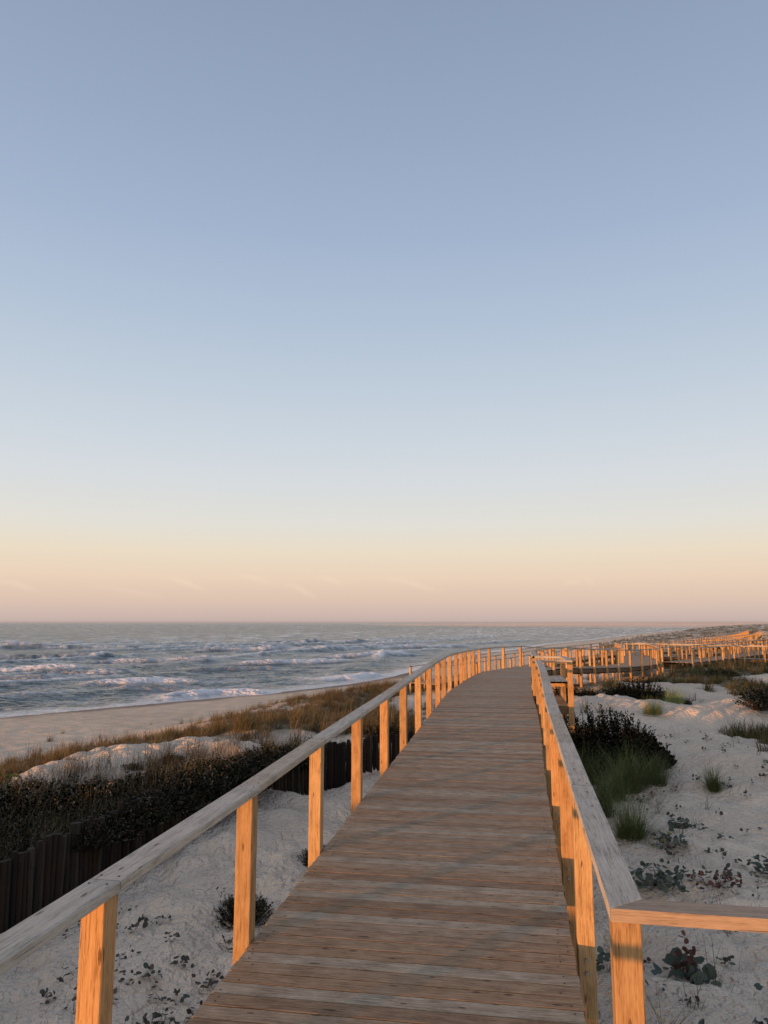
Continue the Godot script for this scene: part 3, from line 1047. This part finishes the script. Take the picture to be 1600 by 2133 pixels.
# ---------------------------------------------------------------- plants
func blade(st: SurfaceTool, root: Vector3, az: float, lean: float, droop: float, len: float, wide: float, col: Color, seg := 4) -> void:
	var p := root
	var out := Vector3(sin(az), 0, cos(az))
	var side := Vector3(cos(az), 0, -sin(az)) * wide
	var tilt := lean
	var prev := p
	for k in seg:
		var d := out * sin(tilt) + Vector3.UP * cos(tilt)
		p = prev + d * (len / seg)
		var w0 := 1.0 - float(k) / seg * 0.7
		var w1 := 1.0 - float(k + 1) / seg * 0.7 if k < seg - 1 else 0.05
		var nrm := out * cos(tilt) * -1.0 + Vector3.UP * sin(tilt)
		nrm = (nrm + Vector3.UP * 0.4).normalized()
		for q in [prev - side * w0, prev + side * w0, p + side * w1, prev - side * w0, p + side * w1, p - side * w1]:
			st.set_color(col)
			st.set_normal(nrm)
			st.add_vertex(q)
		prev = p
		tilt += droop

func tuft(sd: int, n: int, tall: float, spread: float, lean: float, droop: float, wide: float, wind := 0.0) -> ArrayMesh:
	var r := RandomNumberGenerator.new()
	r.seed = sd
	var st := SurfaceTool.new()
	st.begin(Mesh.PRIMITIVE_TRIANGLES)
	for i in n:
		var az := r.randf() * TAU
		if wind > 0.0: az = lerp_angle(az, 1.1, wind * r.randf())
		var rad := spread * sqrt(r.randf())
		var ra := r.randf() * TAU
		var g := r.randf_range(0.55, 1.25)
		var col := Color(g * r.randf_range(0.9, 1.1), g, g * r.randf_range(0.8, 1.1))
		blade(st, Vector3(sin(ra) * rad, -0.03, cos(ra) * rad), az, r.randf() * lean, r.randf_range(0.3, 1.0) * droop, tall * r.randf_range(0.5, 1.15), wide * r.randf_range(0.7, 1.3), col)
	return st.commit()

func scatter(called: String, label: String, meshes: Array, spots: Array, m: Material) -> void:
	# spots: [x, depth, size, Color]; the tufts of one shape share one MultiMesh
	var by := []
	for k in meshes.size(): by.append([])
	for s in spots: by[rng.randi() % meshes.size()].append(s)
	for k in meshes.size():
		var mm := MultiMesh.new()
		mm.transform_format = MultiMesh.TRANSFORM_3D
		mm.use_colors = true
		mm.mesh = meshes[k]
		mm.instance_count = by[k].size()
		for i in by[k].size():
			var s: Array = by[k][i]
			var b := Basis(Vector3.UP, rng.randf() * TAU) if s.size() < 5 else Basis(Vector3.UP, rng.randf_range(-0.7, 0.7))
			mm.set_instance_transform(i, Transform3D(b.scaled(Vector3(s[2], s[2] * rng.randf_range(0.8, 1.2), s[2])), P(s[0], s[1], ground(s[0], s[1]))))
			mm.set_instance_color(i, s[3])
		var o := MultiMeshInstance3D.new()
		o.name = numbered(called)
		o.multimesh = mm
		o.material_override = m
		add_child(o)
		tag(o, label, "", "", "stuff")

func on_walk(x: float, d: float, room: float) -> bool:
	if d > -8.0 and d < 60.0:
		var l := table(EDGE, d)
		if x > l - room and x < l + 2.2 + room and d < 30.0: return true
		if d >= 30.0 and x > l - room - 0.6 and x < l + 3.0 + room: return true
	return false

func gold() -> Color:
	var g := rng.randf_range(0.7, 1.25)
	return Color(0.25, 0.185, 0.09).lerp(Color(0.15, 0.105, 0.055), rng.randf()) * g

func olive() -> Color:
	var g := rng.randf_range(0.7, 1.2)
	return Color(0.1, 0.105, 0.045).lerp(Color(0.17, 0.145, 0.065), rng.randf()) * g

func plants() -> void:
	var tall := []
	for k in 4: tall.append(tuft(300 + k, 60, 0.58, 0.16, 0.8, 0.3, 0.0042, 0.35))
	var coarse := []
	for k in 3: coarse.append(tuft(320 + k, 26, 0.55, 0.18, 0.6, 0.22, 0.011, 0.4))
	# golden marram along the seaward crest
	var spots := []
	var tries := 0
	while spots.size() < 2700 and tries < 60000:
		tries += 1
		var d := rng.randf_range(9.0, 48.0)
		var x := rng.randf_range(-0.62 * d - 1.0, d * 0.2)
		if on_walk(x, d, 0.35): continue
		if d < 17.6 and x > table(FENCE, clampf(d, -2.0, 17.3)) - 0.25: continue
		if d < 8.5: continue
		if rng.randf() > smooth(0.3, 0.85, cover(x, d) + n3.get_noise_2d(x * 3.0 + 20.0, d * 3.0) * 0.7): continue
		spots.append([x, d, (0.4 + 0.75 * pow(rng.randf(), 1.6)) * (0.8 if x < -3.5 else 1.05), gold() if rng.randf() < 0.75 else olive(), 1])
	scatter("dune_grass", "golden brown marram grass on the seaward dune crest", tall, spots, M.grass)
	# scrub and grass on the landward side
	spots = []
	tries = 0
	while spots.size() < 4500 and tries < 90000:
		tries += 1
		var d := 16.0 + 74.0 * pow(rng.randf(), 1.5)
		var x := d * rng.randf_range(0.22, 0.66)
		if on_walk(x, d, 0.3): continue
		if rng.randf() > pow(cover(x, d), 1.3): continue
		spots.append([x, d, rng.randf_range(0.45, 0.95), olive() if rng.randf() < 0.75 else gold() * 0.8])
	scatter("dune_scrub", "olive grass and low scrub on the shaded landward dunes", coarse, spots, M.grass)
	spots = []
	for i in 2600:
		var d := 60.0 * pow(10.0, rng.randf() * 1.0)
		var x := d * rng.randf_range(0.2, 0.72)
		if shore(x, d) < 27.0 or rng.randf() > cover(x, d) + 0.15: continue
		spots.append([x, d, rng.randf_range(0.7, 1.1) * (1.0 + d / 500.0), olive().lerp(gold(), 0.35)])
	for i in 900:
		var d := rng.randf_range(46.0, 160.0)
		var x := d * rng.randf_range(0.02, 0.3)
		if shore(x, d) < 26.0 or on_walk(x, d, 0.5): continue
		spots.append([x, d, rng.randf_range(0.7, 1.2), gold()])
	scatter("far_scrub", "far dune scrub of grass and low bushes fading into haze", coarse, spots, M.grass)
	spots = []
	while spots.size() < 680:
		var d := rng.randf_range(4.0, 15.5)
		var off := rng.randf_range(0.3, 3.6)
		var x := table(FENCE, d) - off
		spots.append([x, d, rng.randf_range(0.6, 1.0), Color(0.16, 0.125, 0.08).lerp(gold(), rng.randf() * 0.6) * rng.randf_range(0.6, 1.15), 1])
	var draped := []
	for k in 3: draped.append(tuft(340 + k, 34, 0.75, 0.15, 0.8, 0.34, 0.003, 0.5))
	scatter("draped_grass", "long dry grass arching over the dark thicket", draped, spots, M.grass)
	var sticks := []
	for k in 3: sticks.append(tuft(360 + k, 3, 0.22, 0.1, 1.7, 0.25, 0.002))
	spots = []
	while spots.size() < 1500:
		var d := rng.randf_range(5.2, 22.0)
		var x := d * rng.randf_range(-0.5, 0.62)
		if on_walk(x, d, 0.05): continue
		if x < 0.0 and x < table(FENCE, clampf(d, -2.0, 17.3)): continue
		if n2.get_noise_2d(x * 2.0, d * 2.0) < -0.1: continue
		spots.append([x, d, rng.randf_range(0.4, 1.1), Color(0.1, 0.08, 0.06) * rng.randf_range(0.5, 1.2)])
	scatter("dry_twigs", "scattered dry stalks and litter on the sand", sticks, spots, M.grass)
	shrubs()
	clumps()
	small_plants()

# a low shrub: stems from one root, narrow leaves set round them
func shrub_mesh(sd: int, stems: int, tall: float, wide: float, leaf: float, cols: Array, sprig := 22, lobes := [[0.0, 0.0, 1.0, 1.0]]) -> Array:
	var r := RandomNumberGenerator.new()
	r.seed = sd
	var lv := SurfaceTool.new()
	lv.begin(Mesh.PRIMITIVE_TRIANGLES)
	var tw := SurfaceTool.new()
	tw.begin(Mesh.PRIMITIVE_TRIANGLES)
	for i in stems:
		var az := r.randf() * TAU
		var q := sqrt(r.randf())
		var tip := Vector3(sin(az) * wide * q, tall * sqrt(maxf(0.02, 1.0 - q * q * 0.9)) * r.randf_range(0.7, 1.12), cos(az) * wide * q)
		var root := Vector3(sin(az) * wide * q * 0.5, 0, cos(az) * wide * q * 0.5)
		var lobe: Array = lobes[r.randi() % lobes.size()]
		tip = tip * Vector3(lobe[2], lobe[3], lobe[2]) + Vector3(lobe[0], 0, lobe[1])
		root = root * lobe[2] + Vector3(lobe[0], 0, lobe[1])
		if r.randf() < 0.12: tip.y += r.randf() * 0.22
		var col: Color = cols[r.randi() % cols.size()] * r.randf_range(0.7, 1.3)
		var d := (tip - root)
		var side := d.cross(Vector3.UP if absf(d.normalized().y) < 0.95 else Vector3.RIGHT).normalized()
		for e in [side * 0.004, d.normalized().cross(side) * 0.004]:
			for p in [root - e, root + e, tip]:
				tw.set_color(Color(0.09, 0.06, 0.04))
				tw.set_normal(Vector3.UP)
				tw.add_vertex(p)
		for k in sprig:
			var t := 0.35 + 0.65 * pow(r.randf(), 0.7)
			var p := root + d * t
			var o := Vector3(r.randf_range(-1, 1), r.randf_range(-0.2, 1.2), r.randf_range(-1, 1)).normalized()
			o = (o + d.normalized() * 0.7).normalized()
			var w := o.cross(Vector3(r.randf_range(-1, 1), r.randf_range(-1, 1), r.randf_range(-1, 1))).normalized() * leaf * 0.22
			var n := o.cross(w).normalized()
			if n.y < 0: n = -n
			var c := col * r.randf_range(0.75, 1.3)
			for v in [p, p + o * leaf * 0.5 + w, p + o * leaf, p, p + o * leaf, p + o * leaf * 0.5 - w]:
				lv.set_color(c)
				lv.set_normal(n)
				lv.add_vertex(v)
	return [lv.commit(), tw.commit()]

func put_shrub(called: String, m: Array, label: String, group: String, x: float, d: float, size: float, squash := 1.0, sink := 0.05, turn := -1.0) -> Node3D:
	var t := thing(called, label, "shrub", P(x, d, ground(x, d) - sink), group)
	t.transform.basis = Basis(Vector3.UP, rng.randf() * TAU if turn < 0.0 else turn).scaled(Vector3(size, size * squash, size))
	part("foliage", m[0], M.leaf, t)
	part("stem", m[1], M.leaf, t)
	return t

func shrubs() -> void:
	var dark := [Color(0.026, 0.03, 0.018), Color(0.036, 0.04, 0.022), Color(0.062, 0.042, 0.026)]
	var mixed := [Color(0.055, 0.058, 0.034), Color(0.085, 0.066, 0.038), Color(0.04, 0.05, 0.032), Color(0.15, 0.14, 0.11)]
	var a := [shrub_mesh(500, 420, 0.62, 0.8, 0.045, mixed), shrub_mesh(501, 420, 0.55, 0.9, 0.045, mixed), shrub_mesh(502, 380, 0.7, 0.75, 0.045, mixed)]
	var k := 0
	for s in [[-5.3, 9.3, 0.9], [-4.75, 10.0, 1.0], [-5.2, 11.0, 1.1], [-4.2, 11.2, 1.15], [-3.2, 11.2, 0.75], [-2.85, 12.0, 0.85], [-3.45, 10.55, 0.7], [-3.6, 10.0, 0.65], [-3.75, 9.55, 0.5], [-4.3, 9.4, 0.7], [-2.5, 12.9, 0.75], [-3.0, 11.6, 0.7], [-3.6, 12.3, 1.1], [-4.4, 12.5, 1.1], [-2.75, 12.7, 0.85], [-3.1, 13.4, 1.05], [-2.4, 13.5, 0.85], [-3.9, 13.6, 0.8], [-2.35, 14.3, 0.9], [-5.5, 12.4, 0.9], [-6.2, 10.2, 1.0], [-1.7, 15.4, 0.7], [-0.75, 16.6, 0.8], [0.05, 17.3, 0.8], [-1.3, 16.9, 0.7], [-6.8, 11.6, 0.8], [-1.85, 14.75, 0.7], [-2.2, 13.9, 0.7]]:
		if s[0] > table(FENCE, s[1]) - 0.35: s[0] = table(FENCE, s[1]) + 0.02
		put_shrub("dune_shrub", a[k % 3], "dark low shrub in the thicket behind the log palisade", "thicket behind the log palisade", s[0], s[1], s[2], 0.78, 0.05 if s[0] < table(FENCE, s[1]) - 0.3 else ground(s[0], s[1]) - 4.3)
		k += 1
	var b := shrub_mesh(510, 1500, 1.1, 1.0, 0.055, dark, 30, [[-0.45, 0.1, 1.0, 1.0], [0.35, 0.0, 0.9, 1.05], [0.95, -0.1, 0.6, 0.62], [0.1, 0.9, 0.8, 0.6], [-0.9, 0.5, 0.7, 0.8], [0.8, 0.6, 0.5, 0.45]])
	put_shrub("dense_shrub", b, "largest near black shrub on the shaded sand just past the bench", "", 4.55, 16.3, 1.0, 0.98, 0.05, 0.3)
	var b2 := shrub_mesh(511, 600, 0.75, 1.0, 0.055, dark, 24, [[-0.5, 0.0, 0.8, 0.8], [0.4, 0.2, 0.9, 1.0], [0.9, -0.3, 0.5, 0.5], [-0.2, 0.7, 0.6, 0.6]])
	put_shrub("dense_shrub", b2, "spiky dark shrub at the foot of the curving walk beside yellow grass", "", 9.9, 31.0, 1.25)
	put_shrub("dense_shrub", b2, "low dark shrub under the curving walk behind the bench", "", 7.3, 29.0, 1.15, 0.7)
	put_shrub("dense_shrub", a[1], "dark bush on the dune at the right edge of the photo", "", 11.9, 23.6, 1.2)
	put_shrub("dune_shrub", a[0], "small dark shrub on the sand against the second near post of the seaward rail", "", -1.45, 8.2, 0.42)
	put_shrub("dune_shrub", a[2], "small wispy shrub on the sand beside the third near post of the seaward rail", "", -0.85, 10.1, 0.4)
	put_shrub("dune_shrub", a[2], "dark shrub low on the seaward dune at the left edge", "", -8.0, 14.2, 0.9)
	for s in [[-4.2, 15.4, 0.32], [-3.7, 14.4, 0.4], [-6.2, 15.2, 0.34], [-2.2, 16.6, 0.42], [-1.5, 17.8, 0.45], [-2.7, 17.6, 0.32], [-4.9, 15.0, 0.3], [-5.3, 18.8, 0.35], [-1.9, 15.7, 0.4], [-6.9, 14.4, 0.4]]:
		put_shrub("dune_shrub", a[k % 3], "small low shrub dotted over the sunlit sand of the seaward dune", "small shrubs on the seaward dune sand", s[0], s[1], s[2], 0.8)
		k += 1
	for s in [[11.0, 28.5, 0.6], [16.0, 33.5, 0.9], [19.0, 35.0, 1.0], [15.5, 29.0, 0.8], [21.0, 41.0, 1.2], [17.0, 38.5, 1.0], [24.0, 46.0, 1.2], [13.5, 38.0, 0.8], [27.0, 50.0, 1.3]]:
		put_shrub("dune_shrub", a[k % 3], "dark low bush on the far shaded dunes below the side walk", "bushes on the far shaded dunes", s[0], s[1], s[2], 0.78, 0.05 if s[0] < table(FENCE, s[1]) - 0.3 else ground(s[0], s[1]) - 4.3)
		k += 1

func clumps() -> void:
	var green := func(g: float) -> Color: return Color(0.15, 0.175, 0.066) * g
	for s in [[3.75, 14.6, 120, 0.8, 0.32, "dark green grass clump between the bench post and the near black shrub", 0.7],
			[4.95, 14.35, 100, 0.6, 0.3, "short green grass clump at the inland foot of the near black shrub", 0.8],
			[3.85, 13.3, 110, 0.7, 0.3, "green grass clump behind the darkest one beside the landward rail", 0.85],
			[4.35, 14.0, 150, 0.85, 0.3, "biggest feathery green grass clump in front of the near black shrub", 0.95],
			[3.35, 12.2, 110, 0.7, 0.28, "dark green grass clump close against the landward rail", 0.75],
			[3.45, 11.0, 120, 0.62, 0.24, "feathery green grass clump on the sand nearest the landward rail", 1.0],
			[5.9, 14.0, 70, 0.5, 0.14, "small reddish based grass clump alone on the shaded sand", 1.0],
			[-0.3, 11.9, 60, 0.5, 0.3, "wispy brown grass between the log palisade and the seaward deck edge", 0.9],
			[8.2, 23.5, 90, 0.55, 0.35, "pale green grass clump on the round sand hump", 1.3],
			[10.4, 27.5, 90, 0.6, 0.4, "yellow green grass clump beside the spiky dark shrub", 2.2]]:
		var t := thing("grass_clump", s[5], "grass clump", P(s[0], s[1], ground(s[0], s[1])))
		var r: float = s[4]
		part("blades", tuft(int(s[2]) + 900, s[2] * 7, s[3] * 1.1, r * 0.8, 1.15, 0.34, 0.0026, 0.2), grass_mat(green.call(s[6])), t)
	for s in [[2.2, 7.6], [3.6, 9.7], [4.6, 11.6], [5.5, 10.4], [3.1, 6.4], [4.3, 8.0], [6.6, 12.2], [2.0, 5.8], [3.0, 5.6], [4.9, 9.0], [5.2, 12.6], [6.8, 13.6], [7.6, 15.8], [4.1, 10.9], [3.4, 8.2], [2.7, 6.7], [3.9, 7.2], [6.1, 11.2], [7.9, 17.6], [8.8, 19.2], [6.4, 17.2], [5.6, 9.9], [4.6, 7.9], [3.7, 6.2], [9.6, 21.0], [7.4, 19.6], [2.4, 6.3], [4.4, 12.6]]:
		var t := thing("grass_sprig", "thin sprig of dry grass blades on the shaded landward sand", "grass sprig", P(s[0], s[1], ground(s[0], s[1])), "thin grass sprigs on the shaded sand")
		part("blades", tuft(int(s[1] * 10) + 40, 16, 0.42, 0.08, 1.1, 0.32, 0.0024), grass_mat(Color(0.1, 0.09, 0.06)), t)

var grass_mats := {}
func grass_mat(c: Color) -> StandardMaterial3D:
	if not grass_mats.has(c):
		var m: StandardMaterial3D = M.grass.duplicate()
		m.albedo_color = c.linear_to_srgb()
		grass_mats[c] = m
	return grass_mats[c]

func leaf_mesh(sd: int, r0: float) -> ArrayMesh:
	var r := RandomNumberGenerator.new()
	r.seed = sd
	var st := SurfaceTool.new()
	st.begin(Mesh.PRIMITIVE_TRIANGLES)
	var rim := []
	var n := 9
	for i in n:
		var a := TAU * i / n
		var q := r0 * r.randf_range(0.78, 1.12)
		rim.append(Vector3(sin(a) * q, r0 * r.randf_range(0.05, 0.32), cos(a) * q + r0 * 0.8))
	var mid := Vector3(0, 0, r0 * 0.7)
	for i in n:
		for v in [mid, rim[i], rim[(i + 1) % n]]:
			st.add_vertex(v)
	st.generate_normals()
	return st.commit()

var leaf_mats := {}
func leaf_mat(c: Color) -> StandardMaterial3D:
	if not leaf_mats.has(c):
		var m: StandardMaterial3D = M.leaf.duplicate()
		m.vertex_color_use_as_albedo = false
		m.albedo_color = c.linear_to_srgb()
		leaf_mats[c] = m
	return leaf_mats[c]

func leafy(label: String, group: String, x: float, d: float, n: int, wide: float, tall: float, size: float, cols: Array, leaves: Array) -> void:
	var t := thing("beach_plant", label, "plant", P(x, d, ground(x, d)), group)
	t.rotation.y = rng.randf() * TAU
	var st := SurfaceTool.new()
	st.begin(Mesh.PRIMITIVE_TRIANGLES)
	for i in n:
		var a := rng.randf() * TAU
		var q := wide * sqrt(rng.randf())
		var p := Vector3(sin(a) * q, 0.015 + (tall + 0.03) * rng.randf() * (1.0 - 0.5 * q / wide), cos(a) * q)
		var b := Basis(Vector3.UP, rng.randf() * TAU) * Basis(Vector3.RIGHT, rng.randf_range(-1.35, 0.35))
		part("leaf", leaves[rng.randi() % leaves.size()], leaf_mat(cols[rng.randi() % cols.size()]), t, Transform3D(b.scaled(Vector3.ONE * size * rng.randf_range(0.7, 1.25)), p))
		var e := Vector3(cos(a), 0, -sin(a)) * 0.002
		for v in [Vector3.ZERO, e * 2.0, p]: st.add_vertex(v)
	st.generate_normals()
	part("stem", st.commit(), leaf_mat(Color(0.12, 0.07, 0.05)), t)

func small_plants() -> void:
	var leaves := []
	for k in 5: leaves.append(leaf_mesh(600 + k, 0.03))
	var sage := [Color(0.085, 0.11, 0.085), Color(0.07, 0.1, 0.085), Color(0.11, 0.13, 0.1), Color(0.06, 0.08, 0.06)]
	var rust := [Color(0.1, 0.045, 0.035), Color(0.14, 0.06, 0.04), Color(0.075, 0.04, 0.035)]
	var dry := [Color(0.07, 0.06, 0.05), Color(0.09, 0.075, 0.06), Color(0.055, 0.055, 0.045)]
	leafy("broad sage green plant spreading on the sand just past the mitred rail corner", "", 3.05, 8.95, 130, 0.36, 0.17, 1.15, sage, leaves)
	leafy("rust brown leafed plant beside the broad sage green plant", "", 3.65, 8.75, 120, 0.3, 0.15, 0.8, rust + [sage[1]], leaves)
	leafy("upright plant with red brown top standing on sage leaves right of the corner post", "", 2.62, 7.0, 60, 0.1, 0.32, 0.75, rust, leaves)
	leafy("ring of large sage leaves at the foot of the red brown plant", "", 2.6, 6.92, 36, 0.27, 0.08, 1.6, sage, leaves)
	leafy("yellow tinged sage plant at the foot of the nearest green grass clump", "", 3.75, 10.4, 90, 0.24, 0.2, 1.0, sage + [Color(0.2, 0.17, 0.05)], leaves)
	leafy("sage plant by the corner post under the side rail", "", 1.95, 7.0, 16, 0.12, 0.14, 1.2, sage, leaves)
	leafy("compact round grey green plant alone on open sand", "", 4.35, 11.6, 60, 0.15, 0.18, 1.0, sage, leaves)
	leafy("pale rounded plant far right on the open sand", "", 7.1, 14.2, 36, 0.2, 0.2, 1.1, [Color(0.14, 0.15, 0.1), Color(0.11, 0.12, 0.08)], leaves)
	leafy("tall sage plant at the right edge beside dry stalks", "", 4.55, 9.3, 60, 0.2, 0.28, 1.2, sage, leaves)
	leafy("sage plant with paired leaves low near the bottom right", "", 3.2, 6.25, 34, 0.18, 0.12, 1.25, sage, leaves)
	leafy("dark sprawling plant at the bottom right corner", "", 2.85, 5.75, 70, 0.28, 0.18, 1.1, sage + dry, leaves)
	leafy("green and orange fleshy plant on the seaward dune crest at the left edge", "", -6.4, 13.3, 50, 0.3, 0.16, 1.3, [Color(0.12, 0.16, 0.04), Color(0.09, 0.13, 0.035), Color(0.4, 0.13, 0.03)], leaves)
	leafy("darkest tangled plant on the sand at the bottom left beside the deck edge", "", -1.3, 6.25, 80, 0.22, 0.1, 0.7, dry, leaves)
	leafy("flat dark plant halfway between the first two seaward posts", "", -1.5, 6.9, 20, 0.13, 0.06, 0.75, dry, leaves)
	var spots := []
	while spots.size() < 46:
		var d := rng.randf_range(5.6, 9.0)
		spots.append([rng.randf_range(-0.42 * d, -0.14 * d - 0.35), d])
	for s in spots:
		leafy("scrap of low dark leafed plant on the grey sand seaward of the deck", "plant scraps on the seaward sand", s[0], s[1], rng.randi_range(4, 11), rng.randf_range(0.05, 0.13), 0.05, rng.randf_range(0.5, 0.8), dry + [sage[3]], leaves)
	spots = []
	while spots.size() < 120:
		var d := rng.randf_range(5.4, 22.0)
		var x := d * rng.randf_range(0.3, 0.56)
		if x < 1.9 or Vector2(x - 4.7, d - 16.0).length() < 1.6: continue
		spots.append([x, d])
	for s in spots:
		leafy("scrap of low dark leafed plant on the shaded sand landward of the deck", "plant scraps on the landward sand", s[0], s[1], rng.randi_range(3, 9), rng.randf_range(0.05, 0.12), 0.07, rng.randf_range(0.5, 0.95), dry + [sage[3], sage[1]], leaves)
